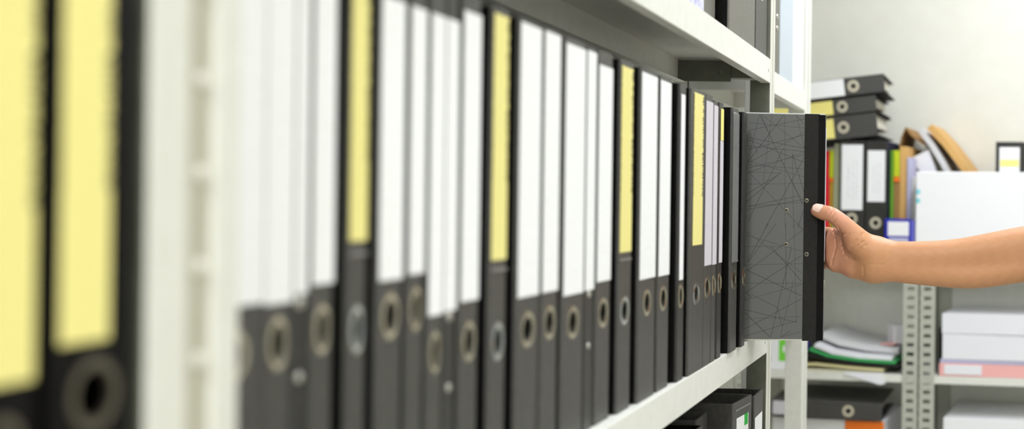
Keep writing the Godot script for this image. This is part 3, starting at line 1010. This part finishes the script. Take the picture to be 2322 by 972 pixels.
func person() -> void:
	var me := thing("person", "bare forearm and right hand reaching in to grip the line-printed binder", "person", Vector3.ZERO)
	var V := func(x: float, y: float, z: float, r: float) -> Array: return [Vector3(x, y, z), r]
	# thumb and its ball
	chain([V.call(-0.2142, 1.3379, -1.6060, 0.0092), V.call(-0.2047, 1.3350, -1.6040, 0.0107), V.call(-0.1913, 1.3315, -1.6010, 0.0107), V.call(-0.1697, 1.3133, -1.6030, 0.0128), V.call(-0.1386, 1.2800, -1.6120, 0.0174)], 0.007, 3)
	bone(Vector3(-0.1599, 1.2930, -1.6085), Vector3(-0.1386, 1.2780, -1.6130), 0.0150, 0.0165, 0.012)
	# palm from wrist to knuckles
	var mcp := [[-0.1915, 1.3030, -1.638, 0.0099], [-0.1931, 1.2885, -1.640, 0.0099], [-0.1929, 1.2735, -1.640, 0.0096], [-0.1910, 1.2605, -1.637, 0.0092]]
	var root := [[-0.1370, 1.2830], [-0.1330, 1.2750], [-0.1330, 1.2650], [-0.1340, 1.2570]]
	for i in 4:
		bone(Vector3(root[i][0], root[i][1], -1.622), Vector3(mcp[i][0], mcp[i][1], mcp[i][2]), 0.0155, mcp[i][3] + 0.001, 0.016)
	bone(Vector3(-0.1640, 1.2580, -1.628), Vector3(-0.1420, 1.2560, -1.624), 0.0150, 0.0155, 0.010)
	bone(Vector3(-0.1720, 1.3080, -1.612), Vector3(-0.1890, 1.3010, -1.638), 0.0095, 0.0098, 0.008)
	# fingers closed round the far cover
	var pip := [[-0.2164, 1.3047, -1.699, 0.0090], [-0.2205, 1.2882, -1.702, 0.0090], [-0.2196, 1.2725, -1.702, 0.0087], [-0.2158, 1.2590, -1.699, 0.0079]]
	var tip := [[-0.2526, 1.3006, -1.6915, 0.0074], [-0.2592, 1.2855, -1.6915, 0.0074], [-0.2556, 1.2700, -1.6915, 0.0072], [-0.2442, 1.2572, -1.6920, 0.0066]]
	for i in 4:
		var a := Vector3(pip[i][0], pip[i][1], pip[i][2])
		var b := Vector3(tip[i][0], tip[i][1], tip[i][2])
		var m := a.lerp(b, 0.6) + Vector3(0, 0, -0.004)
		chain([V.call(mcp[i][0], mcp[i][1], mcp[i][2], mcp[i][3]), V.call(-0.1952, mcp[i][1], -1.678, 0.0090), [a, pip[i][3]], [m, pip[i][3] * 0.92], [b, tip[i][3]]], 0.003)
	# forearm: the two bones side by side, then the elbow and upper arm
	chain([V.call(-0.1235, 1.2800, -1.6170, 0.0161), V.call(-0.0302, 1.2798, -1.6200, 0.0177), V.call(0.0321, 1.2885, -1.6250, 0.0211), V.call(0.0772, 1.2965, -1.6300, 0.0227), V.call(0.1772, 1.3094, -1.6400, 0.0270)], 0.018, 4)
	chain([V.call(-0.1326, 1.2574, -1.6180, 0.0161), V.call(-0.0611, 1.2526, -1.6200, 0.0186), V.call(0.0075, 1.2513, -1.6250, 0.0211), V.call(0.0776, 1.2626, -1.6300, 0.0227), V.call(0.1776, 1.2800, -1.6400, 0.0280)], 0.018, 4)
	bone(Vector3(-0.1250, 1.2680, -1.6200), Vector3(0.1700, 1.2930, -1.6400), 0.0150, 0.0290, 0.010)
	chain([V.call(0.1780, 1.2940, -1.6400, 0.036), V.call(0.300, 1.330, -1.640, 0.043), V.call(0.430, 1.385, -1.630, 0.050)], 0.02)
	var L := func(list: Array) -> Array:
		var o := []
		for q in list:
			o.append(Vector2(q[0], q[1]))
		return o
	creases = [
		[L.call([[-0.1958, 1.315], [-0.1901, 1.302], [-0.1892, 1.2865], [-0.1922, 1.274], [-0.1958, 1.2602]]), 0.0011, 0.0016],
		[L.call([[-0.1834, 1.3165], [-0.1789, 1.3053], [-0.1812, 1.2916], [-0.176, 1.2773], [-0.1697, 1.2705], [-0.161, 1.2694]]), 0.0011, 0.0014],
		[L.call([[-0.1808, 1.3071], [-0.1708, 1.3048], [-0.1615, 1.3074]]), 0.0010, 0.0012],
		[L.call([[-0.1644, 1.2912], [-0.1551, 1.2994], [-0.149, 1.3069]]), 0.0012, 0.0012],
		[L.call([[-0.1662, 1.2849], [-0.155, 1.2913], [-0.147, 1.2964]]), 0.0012, 0.0013],
		[L.call([[-0.1599, 1.2806], [-0.15, 1.2882], [-0.1413, 1.2915]]), 0.0012, 0.0007],
		[L.call([[-0.1484, 1.2621], [-0.1476, 1.2496], [-0.1494, 1.2421]]), 0.0013, 0.0008],
		[L.call([[-0.1391, 1.2647], [-0.1204, 1.2637]]), 0.0018, 0.0003],
		[L.call([[-0.1960, 1.3400], [-0.1890, 1.3230]]), 0.0012, 0.0005],
		[L.call([[-0.1920, 1.3420], [-0.1860, 1.3250]]), 0.0012, 0.0005],
	]
	var st := begin()
	nets(st, Vector3(-0.275, 1.225, -1.716), Vector3(0.125, 1.352, -1.575), 0.0026, skin_tint)
	nets(st, Vector3(0.1198, 1.225, -1.73), Vector3(0.42, 1.46, -1.55), 0.008, skin_tint)
	part("arm", st.commit(), M.skin, me)
	# thumbnail: a curved plate set in the end of the thumb
	var nl := begin()
	var rows := 8
	var cols := 8
	var ax := (Vector3(-0.2142, 1.3379, -1.606) - Vector3(-0.2047, 1.335, -1.604)).normalized()
	var up := Vector3(0.10, 0.62, 0.78)
	up = (up - ax * up.dot(ax)).normalized()
	var sd := ax.cross(up)
	var g := []
	for i in rows + 1:
		var line := []
		for j in cols + 1:
			var u := float(i) / rows
			var v := (float(j) / cols - 0.5) * 2.0
			var wide := 0.0074 * sqrt(max(0.02, 1.0 - pow(absf(u * 2.0 - 1.0), 6.0)))
			var ang := v * wide / 0.0092
			var c := Vector3(-0.2142, 1.3379, -1.606) + ax * (0.0062 - 0.0150 * u)
			var rad := lerpf(0.0080, 0.0110, pow(u, 0.55))
			line.append(c + up * cos(ang) * rad + sd * sin(ang) * rad)
		g.append(line)
	for i in rows:
		for j in cols:
			face(nl, [g[i][j], g[i + 1][j], g[i + 1][j + 1], g[i][j + 1]], up)
	part("thumbnail", nl.commit(), M.nail, me, "pink thumbnail")
	body(me)


func body(me: Node3D) -> void:
	# the rest of the person, standing in the aisle and facing the rack
	var V := func(x: float, y: float, z: float, r: float) -> Array: return [Vector3(x, y, z), r]
	var plain := func(_p: Vector3, _g: Vector3) -> Color: return Color.WHITE
	creases = []
	bones = []
	for z in [-1.36, -1.52]:
		chain([V.call(0.50, 0.94, z, 0.10), V.call(0.50, 1.10, z, 0.095), V.call(0.49, 1.26, z, 0.10), V.call(0.50, 1.36, z, 0.085)], 0.08)
	bone(Vector3(0.50, 1.40, -1.28), Vector3(0.50, 1.40, -1.60), 0.058, 0.058, 0.05)
	chain([V.call(0.49, 1.395, -1.60, 0.06), V.call(0.43, 1.385, -1.63, 0.060), V.call(0.320, 1.340, -1.638, 0.053)], 0.03)
	chain([V.call(0.50, 1.395, -1.28, 0.06), V.call(0.51, 1.30, -1.24, 0.060), V.call(0.515, 1.20, -1.23, 0.055)], 0.03)
	var st := begin()
	nets(st, Vector3(0.26, 0.82, -1.74), Vector3(0.66, 1.50, -1.14), 0.014, plain)
	part("shirt", st.commit(), M.shirt, me, "pale grey short-sleeved shirt")
	bones = []
	for z in [-1.36, -1.52]:
		chain([V.call(0.50, 0.93, z, 0.105), V.call(0.495, 0.80, z, 0.095), V.call(0.48, 0.48, z, 0.068), V.call(0.51, 0.07, z, 0.056)], 0.05)
	st = begin()
	nets(st, Vector3(0.34, 0.0, -1.68), Vector3(0.66, 1.0, -1.20), 0.016, plain)
	part("trousers", st.commit(), M.trousers, me, "dark blue trousers")
	for z in [-1.36, -1.52]:
		bones = []
		bone(Vector3(0.54, 0.045, z), Vector3(0.36, 0.034, z), 0.044, 0.034, 0.02)
		st = begin()
		nets(st, Vector3(0.30, -0.002, z - 0.08), Vector3(0.62, 0.12, z + 0.08), 0.010, plain)
		part("shoe", st.commit(), M.black_plastic, me)
	bones = []
	bone(Vector3(0.50, 1.41, -1.44), Vector3(0.485, 1.50, -1.44), 0.052, 0.048, 0.02)
	bone(Vector3(0.475, 1.60, -1.44), Vector3(0.445, 1.55, -1.44), 0.082, 0.052, 0.03)
	bone(Vector3(0.50, 1.62, -1.44), Vector3(0.47, 1.63, -1.44), 0.085, 0.08, 0.03)
	bone(Vector3(0.392, 1.605, -1.44), Vector3(0.378, 1.578, -1.44), 0.008, 0.013, 0.012)
	bone(Vector3(0.395, 1.545, -1.455), Vector3(0.395, 1.545, -1.425), 0.010, 0.010, 0.008)
	for e in [-1.0, 1.0]:
		bone(Vector3(0.49, 1.615, -1.44 + e * 0.084), Vector3(0.485, 1.585, -1.44 + e * 0.080), 0.014, 0.009, 0.006)
	chain([V.call(0.515, 1.21, -1.23, 0.040), V.call(0.51, 1.12, -1.225, 0.038), V.call(0.47, 0.90, -1.225, 0.026), V.call(0.455, 0.82, -1.23, 0.024)], 0.01)
	for i in 4:
		bone(Vector3(0.445 + 0.014 * i, 0.81, -1.235), Vector3(0.438 + 0.013 * i, 0.735 + 0.006 * absf(i - 1.3), -1.245), 0.0105, 0.008, 0.003)
	bone(Vector3(0.44, 0.825, -1.24), Vector3(0.415, 0.770, -1.255), 0.012, 0.009, 0.005)
	st = begin()
	nets(st, Vector3(0.34, 1.39, -1.56), Vector3(0.61, 1.73, -1.32), 0.008, skin_tint)
	nets(st, Vector3(0.38, 0.70, -1.30), Vector3(0.58, 1.24, -1.17), 0.007, skin_tint)
	part("head_and_left_arm", st.commit(), M.skin, me)
	for e in [-1.0, 1.0]:
		var ey := begin()
		add_lathe(ey, [Vector2(0.0001, 0.008), Vector2(0.006, 0.0055), Vector2(0.009, 0.0)], 14, Transform3D(Basis(Vector3.UP, PI), Vector3(0.400, 1.612, -1.44 + e * 0.031)))
		part("eye", ey.commit(), M.black_plastic, me)
	bones = []
	bone(Vector3(0.515, 1.635, -1.44), Vector3(0.465, 1.655, -1.44), 0.093, 0.084, 0.03)
	bone(Vector3(0.545, 1.60, -1.44), Vector3(0.555, 1.48, -1.44), 0.072, 0.055, 0.03)
	st = begin()
	nets(st, Vector3(0.36, 1.40, -1.56), Vector3(0.64, 1.76, -1.32), 0.011, plain)
	part("hair", st.commit(), M.hair, me, "dark hair")


# ---------------------------------------------------------------- back shelving

func angle_post(height: float, mirrored: float) -> Array:
	# slotted angle iron: two flanges with rows of slots cut through
	var out := []
	var step := 0.0265
	var rows := int(height / step)
	for fl in 2:
		# flange 0 looks to the front, flange 1 runs back
		for k in 3:
			var a := k * 0.016
			var w := 0.012 if k != 1 else 0.0
			if w == 0.0:
				continue
			out.append([fl, a, a + w, 0.0, height])
		for r in rows:
			out.append([fl, 0.012, 0.032, r * step, r * step + 0.0165])
		out.append([fl, 0.012, 0.032, rows * step, height])
	var list := []
	for e in out:
		var lo: Vector3
		var hi: Vector3
		if e[0] == 0:
			lo = Vector3(e[1] * mirrored, e[3], -0.002)
			hi = Vector3(e[2] * mirrored, e[4], 0.0)
		else:
			lo = Vector3(0.0, e[3], -e[2])
			hi = Vector3(0.002 * mirrored, e[4], -e[1])
		list.append([Vector3(min(lo.x, hi.x), lo.y, min(lo.z, hi.z)), Vector3(max(lo.x, hi.x), hi.y, max(lo.z, hi.z)), 0.0002])
	return list


func back_shelving() -> void:
	var units := [
		[-0.496, 0.043, "open grey steel shelving with loose papers against the back wall", [2.1, 1.20]],
		[0.047, 0.95, "open grey steel shelving with white paper stacks and a pink folder on it", [1.20, 1.20]],
	]
	for u in units:
		var n := thing("open_shelving", u[2], "shelving")
		back_place(n, 0, 0, 0)
		for e in [[u[0], 1.0, u[3][0]], [u[1], -1.0, u[3][1]]]:
			var p := part("post", boxes(angle_post(e[2], e[1])), M.steel_grey, n)
			p.position = Vector3(e[0], 0, 0)
			var q := part("post", boxes([[Vector3(-0.022, 0, -0.002), Vector3(0.022, e[2], 0.0), 0.0005]]), M.steel_grey, n)
			q.position = Vector3(e[0] + 0.022 * e[1], 0, -0.31)
		for top in [0.18, 0.521, 0.863, 1.205]:
			var x0: float = u[0] + 0.046 if top > 0.6 and top < 1.0 and u[0] > 0 else u[0] + 0.003
			part("shelf", boxes([
				[Vector3(u[0] + 0.003, top - 0.0015, -0.305), Vector3(u[1] - 0.003, top, -0.003), 0.0005],
				[Vector3(u[0] + 0.003, top - 0.022, -0.005), Vector3(u[1] - 0.003, top - 0.0005, -0.003), 0.0006],
				[Vector3(u[0] + 0.003, top - 0.022, -0.305), Vector3(u[1] - 0.003, top - 0.0005, -0.303), 0.0006]]), M.steel, n)
		part("back_panel", boxes([[Vector3(u[0] + 0.003, 0.1, -0.315), Vector3(u[1] - 0.003, 1.19, -0.312), 0.0005]]), M.steel, n)


func back_binder(label: String, o: Dictionary, a: float, y: float, b: float, turn := 0.0) -> Node3D:
	var n := binder("binder", label, "", o)
	return back_place(n, a, y, b, turn - PI / 2)


func lying_binder(label: String, o: Dictionary, a: float, y: float, b: float, tilt: float, turn: float) -> void:
	# on its side, head to the left, spine to the room
	var n := binder("binder", label, "", o)
	var lie := Basis(Vector3(0, 0, 1), Vector3(-1, 0, 0), Vector3(0, -1, 0))
	n.transform = back_frame * Transform3D(Basis(Vector3.UP, turn) * Basis(Vector3.BACK, tilt) * lie, Vector3(a, y, -b))


func upright_sheet(called: String, label: String, cat: String, m: Material, a0: float, a1: float, y0: float, y1: float, b0: float, b1: float, lean := 0.0, group := "") -> Node3D:
	var o := solo(called, boxes([[Vector3(-(a1 - a0) * 0.5, 0, -(b1 - b0)), Vector3((a1 - a0) * 0.5, y1 - y0, 0), 0.0012]]), m, label, cat, group)
	back_place(o, (a0 + a1) * 0.5, y0, b0)
	o.rotate_object_local(Vector3.BACK, lean)
	return o


func back_top_things() -> void:
	var s := 1.2055
	back_binder("wide black binder with a big white written label, upright on the back shelf", {"t": 0.075, "h": 0.32, "dep": 0.28, "labels": [[0.123, 0.309, -0.031, 0.031, M.written]], "ring": {"y": 0.098, "hole": 0.34, "mat": M.ring_matt, "h": 0.034, "w": 0.034}}, -0.154, s, 0.0)
	back_binder("narrower black binder with a shorter white label, beside the blue magazine file", {"t": 0.062, "h": 0.32, "dep": 0.28, "cover": M.navy, "labels": [[0.147, 0.293, -0.026, 0.025, M.written]], "ring": {"y": 0.087, "hole": 0.34, "mat": M.ring_matt, "h": 0.034, "w": 0.034}}, -0.084, s, 0.0)
	# folders left of the binders
	upright_sheet("folder", "red cardboard folder at the left of the upright binders", "folder", M.red, -0.249, -0.228, s, 1.498, 0.03, 0.27)
	upright_sheet("folder", "ochre cardboard folder beside the red one", "folder", M.olive, -0.2275, -0.217, s, 1.492, 0.03, 0.27)
	upright_sheet("divider_tab", "lime index card standing before the ochre folder", "index card", M.lime, -0.2275, -0.216, 1.42, 1.500, 0.026, 0.0295)
	upright_sheet("divider_tab", "small orange index tab below the lime card by the ochre folder", "index tab", M.orange, -0.2275, -0.216, 1.408, 1.4195, 0.026, 0.0295)
	upright_sheet("folder", "pale green folder between the ochre one and the wide black binder", "folder", M.pale_green, -0.2155, -0.1975, s, 1.520, 0.03, 0.27)
	# folders right of the binders
	upright_sheet("folder", "bright green folder beside the narrower black binder", "folder", M.green, -0.0495, -0.0395, s, 1.500, 0.03, 0.27)
	upright_sheet("folder", "brown folder with a lime card on its edge", "folder", M.kraft_dark, -0.039, -0.0225, s, 1.499, 0.03, 0.27)
	upright_sheet("divider_tab", "lime index card on the edge of the brown folder", "index card", M.lime, -0.039, -0.0225, 1.425, 1.500, 0.026, 0.0295)
	upright_sheet("divider_tab", "small orange index tab below the lime card on the brown folder", "index tab", M.orange, -0.039, -0.0225, 1.410, 1.4245, 0.026, 0.0295)
	upright_sheet("folder", "sand-coloured folder between the brown and the lavender ones", "folder", M.kraft, -0.022, -0.003, s, 1.512, 0.03, 0.27)
	upright_sheet("folder", "lavender folder standing beside the white carton", "folder", M.lavender, -0.001, 0.013, s, 1.480, 0.03, 0.105)
	upright_sheet("folder", "pale grey folder between the lavender folder and the white carton", "folder", M.paper_grey, 0.014, 0.026, s, 1.425, 0.03, 0.105)
	# blue magazine file
	var mf := thing("magazine_file", "royal blue magazine file with a white label before the upright folders", "magazine file")
	back_place(mf, -0.0115, s, -0.036)
	part("front_panel", boxes([[Vector3(-0.0365, 0, -0.003), Vector3(0.0365, 0.100, 0.0), 0.001]]), M.blue, mf)
	part("side_panel", boxes([[Vector3(0.0365, 0, -0.06), Vector3(0.0505, 0.097, -0.002), 0.001]]), M.blue_pale, mf, "violet-blue side panel")
	part("side_panel", boxes([[Vector3(-0.0395, 0, -0.06), Vector3(-0.0366, 0.1, -0.002), 0.001]]), M.blue, mf)
	part("label", boxes([[Vector3(-0.029, 0.052, 0.0), Vector3(0.031, 0.092, 0.001), 0.0004]]), M.white_card, mf)
	part("label", boxes([[Vector3(-0.026, 0.010, 0.0), Vector3(0.030, 0.047, 0.001), 0.0004]]), M.lavender, mf)
	# white carton
	var wb := thing("carton", "large white carton with small cyan marks standing on the back shelf", "carton")
	back_place(wb, 0.24, s, -0.045)
	part("body", boxes([[Vector3(-0.200, 0, -0.125), Vector3(0.200, 0.233, 0.0), 0.002]]), M.white_card, wb)
	for e in [0.145, 0.170]:
		part("print_mark", boxes([[Vector3(-0.1985, e, 0.0), Vector3(-0.188, e + 0.013, 0.0006), 0.0002]]), M.cyan, wb)
	# binders lying on the upright ones
	lying_binder("dark binder lying lowest of three on the upright binders, yellow label", {"t": 0.066, "h": 0.318, "fill": 0.6, "spine": M.cloth_grey, "labels": [[0.125, 0.30, -0.028, 0.028, M.yellow]], "ring": {"y": 0.098, "hole": 0.34, "mat": M.ring_matt, "h": 0.034, "w": 0.034}}, -0.083, 1.5745, 0.0, 0.115, deg_to_rad(3.0))
	lying_binder("dark binder lying in the middle of the stack of three, yellow label", {"t": 0.046, "h": 0.318, "fill": 0.6, "spine": M.cloth_grey, "labels": [[0.125, 0.30, -0.020, 0.020, M.yellow]], "ring": {"y": 0.098, "hole": 0.34, "mat": M.ring_matt, "h": 0.032, "w": 0.032}}, -0.087, 1.6340, 0.0, 0.120, deg_to_rad(4.0))
	lying_binder("dark binder lying on top of the stack of three, white label", {"t": 0.052, "h": 0.318, "fill": 0.6, "spine": M.cloth_grey, "labels": [[0.115, 0.30, -0.024, 0.024, M.white_label]], "ring": {"y": 0.089, "hole": 0.34, "mat": M.ring_matt, "h": 0.034, "w": 0.034}}, -0.064, 1.6915, 0.0, 0.122, deg_to_rad(6.0))
	# kraft envelopes and papers leaning behind the carton
	var st := begin()
	add_sheet(st, [Vector2(-0.041, 1.502), Vector2(-0.041, 1.52), Vector2(-0.036, 1.545), Vector2(-0.024, 1.572)], 0.003, -0.33, -0.12)
	add_sheet(st, [Vector2(-0.024, 1.572), Vector2(-0.008, 1.550), Vector2(0.014, 1.533), Vector2(0.033, 1.521)], 0.003, -0.33, -0.12)
	var en := solo("envelope", st.commit(), M.kraft_dark, "brown kraft envelope folded over behind the upright folders", "envelope")
	en.transform = back_frame
	var slabs := [
		["paper_stack", "loose grey papers leaning between the kraft envelope and the folded one", "papers", M.paper_grey, Vector2(0.018, 1.566), Vector2(0.112, 1.425), 0.016],
		["envelope", "sandy kraft envelope leaning against the back wall behind the carton", "envelope", M.kraft, Vector2(0.046, 1.575), Vector2(0.168, 1.430), 0.020],
	]
	for e in slabs:
		var q := begin()
		var a: Vector2 = e[4]
		var b: Vector2 = e[5]
		add_sheet(q, [a, a.lerp(b, 0.35) + Vector2(0.004, 0.003), a.lerp(b, 0.7) + Vector2(0.003, 0.002), b], e[6], -0.34, -0.12)
		var o := solo(e[0], q.commit(), e[3], e[1], e[2])
		o.transform = back_frame
	var wp := begin()
	add_prism(wp, [Vector2(0.000, 1.487), Vector2(0.043, 1.507), Vector2(0.084, 1.40), Vector2(0.02, 1.36), Vector2(0.005, 1.40)], -0.150, -0.130)
	var wo := solo("notepad", wp.commit(), M.paper, "white pad of paper tilted behind the white carton", "notepad")
	wo.transform = back_frame
	var bk := begin()
	add_prism(bk, [Vector2(0.005, 1.462), Vector2(0.020, 1.442), Vector2(0.022, 1.30), Vector2(0.004, 1.30)], -0.128, -0.110)
	var bo := solo("folder", bk.commit(), M.black_plastic, "black folder corner peeking out beside the lavender folder", "folder")
	bo.transform = back_frame
	# binder with framed label behind the carton
	var fb := back_binder("black binder with a white and yellow label standing behind the white carton", {"t": 0.081, "h": 0.325, "dep": 0.2, "labels": [[0.12, 0.309, -0.029, 0.029, M.white_label]], "ring": {"y": 0.075, "hole": 0.34, "mat": M.ring_matt, "h": 0.03, "w": 0.03}}, 0.286, s, 0.10)
	part("label_stripe", boxes([[Vector3(0.0009, 0.253, -0.027), Vector3(0.0014, 0.274, 0.027), 0.0002]]), M.yellow, fb)
	part("label_print", boxes([[Vector3(0.0009, 0.287, -0.005), Vector3(0.0014, 0.293, 0.006), 0.0002]]), M.paper_grey, fb)


func slab(called: String, label: String, cat: String, m: Material, a0: float, a1: float, y0: float, y1: float, b0: float, b1: float, turn := 0.0, group := "") -> Node3D:
	var o := solo(called, boxes([[Vector3(-(a1 - a0) * 0.5, 0, -(b1 - b0)), Vector3((a1 - a0) * 0.5, y1 - y0, 0), 0.001]]), m, label, cat, group)
	return back_place(o, (a0 + a1) * 0.5, y0, b0, turn)


func back_low_things() -> void:
	var s := 0.8635
	# left bay, the pile of loose files
	slab("folder", "cream folder lying lowest in the pile of loose files", "folder", M.cream, -0.300, -0.060, s, s + 0.007, 0.010, 0.29, 0.03)
	var m := begin()
	add_sheet(m, [Vector2(-0.305, 0.880), Vector2(-0.26, 0.884), Vector2(-0.16, 0.878), Vector2(-0.058, 0.874)], 0.006, -0.30, -0.004)
	solo("folder", m.commit(), M.manila, "manila folder lying under the black and green folders", "folder").transform = back_frame
	m = begin()
	add_sheet(m, [Vector2(-0.300, 0.915), Vector2(-0.25, 0.905), Vector2(-0.17, 0.8925), Vector2(-0.10, 0.8865), Vector2(-0.016, 0.885)], 0.009, -0.31, -0.012)
	solo("folder", m.commit(), M.black_plastic, "black folder sagging under the green folder in the pile", "folder").transform = back_frame
	m = begin()
	add_sheet(m, [Vector2(-0.276, 0.926), Vector2(-0.22, 0.909), Vector2(-0.14, 0.900), Vector2(-0.06, 0.896), Vector2(-0.022, 0.896)], 0.007, -0.31, -0.010)
	solo("folder", m.commit(), M.mint, "green folder curving under the loose white sheets", "folder").transform = back_frame
	m = begin()
	add_sheet(m, [Vector2(-0.262, 0.938), Vector2(-0.21, 0.919), Vector2(-0.13, 0.909), Vector2(-0.035, 0.906)], 0.010, -0.30, -0.014)
	solo("paper_stack", m.commit(), M.paper, "loose white sheets curving on the green folder", "papers").transform = back_frame
	m = begin()
	add_sheet(m, [Vector2(-0.255, 0.963), Vector2(-0.20, 0.942), Vector2(-0.12, 0.929), Vector2(-0.025, 0.923)], 0.018, -0.30, -0.060)
	solo("paper_stack", m.commit(), M.paper_grey, "grey printed sheets piled behind the loose white ones", "papers").transform = back_frame
	slab("document", "crumpled white sheet standing against the slotted post", "document", M.paper, -0.050, -0.008, 0.938, 0.992, 0.10, 0.16, 0.5)
	slab("note_slip", "small pink paper slip on the pile of sheets", "paper slip", M.pink, -0.085, -0.040, 0.9385, 0.9415, 0.063, 0.10, -0.3)
	# a sheet hanging over the shelf lip
	m = begin()
	add_prism(m, [Vector2(-0.170, 0.866), Vector2(-0.056, 0.866), Vector2(-0.049, 0.837), Vector2(-0.065, 0.833), Vector2(-0.170, 0.861)], 0.0005, 0.0025)
	solo("document", m.commit(), M.paper, "white sheet hanging over the lip of the left back shelf", "document").transform = back_frame
	# dark things behind the folders' left end
	slab("folder", "royal blue plastic folder beside the pile of loose files", "folder", M.blue, -0.300, -0.290, 0.9215, 0.957, 0.02, 0.2)
	slab("desk_tray", "dark grey tray behind the left end of the file pile", "tray", M.cloth_grey, -0.2885, -0.279, 0.926, 0.957, 0.05, 0.25)
	# ream of copy paper
	var re := thing("paper_ream", "white wrapped ream with green and blue print on the left back shelf", "paper ream")
	back_place(re, -0.375, s, 0.012)
	part("wrapper", boxes([[Vector3(-0.068, 0.0, -0.29), Vector3(0.064, 0.098, 0.0), 0.003]]), M.white_card, re)
	part("print_mark", boxes([[Vector3(0.008, 0.026, 0.0), Vector3(0.040, 0.094, 0.0006), 0.0003]]), M.leaf_green, re, "green print")
	part("print_mark", boxes([[Vector3(-0.040, 0.022, 0.0), Vector3(-0.017, 0.042, 0.0006), 0.0003]]), M.blue, re, "blue print")
	part("print_mark", boxes([[Vector3(0.020, 0.052, 0.0007), Vector3(0.034, 0.070, 0.0012), 0.0003]]), M.white_card, re, "white print")
	# right bay
	slab("folder", "pink cardboard folder under the white paper stacks", "folder", M.pink, 0.104, 0.46, s, s + 0.036, 0.008, 0.30, 0.02)
	slab("label_sheet", "white label on the edge of the pink folder", "label", M.paper, 0.118, 0.225, s + 0.005, s + 0.032, 0.0035, 0.0065, 0.02)
	slab("folder", "violet-grey folder between the pink folder and the white stacks", "folder", M.lavender, 0.106, 0.46, s + 0.0365, s + 0.047, 0.008, 0.30, 0.01)
	slab("paper_stack", "thick white paper stack lying on the violet-grey folder", "papers", M.paper, 0.112, 0.44, s + 0.0475, s + 0.119, 0.006, 0.28)
	slab("paper_stack", "white paper stack lying topmost on the right back shelf", "papers", M.paper, 0.110, 0.44, s + 0.120, s + 0.176, 0.004, 0.28, -0.01)
	slab("desk_tray", "dark grey upright tray between the slotted post and the white stacks", "tray", M.cloth_grey, 0.0925, 0.0985, s, s + 0.13, 0.05, 0.28)
	# bottom row
	var s3 := 0.5215
	slab("carton", "white carton under the flat dark binder on the low shelf", "carton", M.white_card, -0.385, -0.055, s3, s3 + 0.205, 0.015, 0.30)
	slab("label_sheet", "orange panel on the white carton under the flat dark binder", "label", M.orange, -0.168, -0.055, s3 + 0.12, s3 + 0.204, 0.010, 0.0145)
	lying_binder("dark grey binder lying flat on the white carton on the low shelf", {"t": 0.048, "h": 0.318, "fill": 0.6, "spine": M.cloth_grey, "cover": M.cloth_grey, "labels": [[0.262, 0.314, -0.019, 0.019, M.lilac_label]], "ring": {"y": 0.097, "hole": 0.34, "mat": M.ring_matt, "h": 0.034, "w": 0.034}}, -0.058, s3 + 0.232, 0.0, -0.03, deg_to_rad(5.0))  # lighter cover colour stands in for the panel reflected in its glossy top
	slab("carton", "white carton filling the low shelf of the right bay", "carton", M.white_card, 0.118, 0.46, s3, s3 + 0.224, 0.004, 0.30)
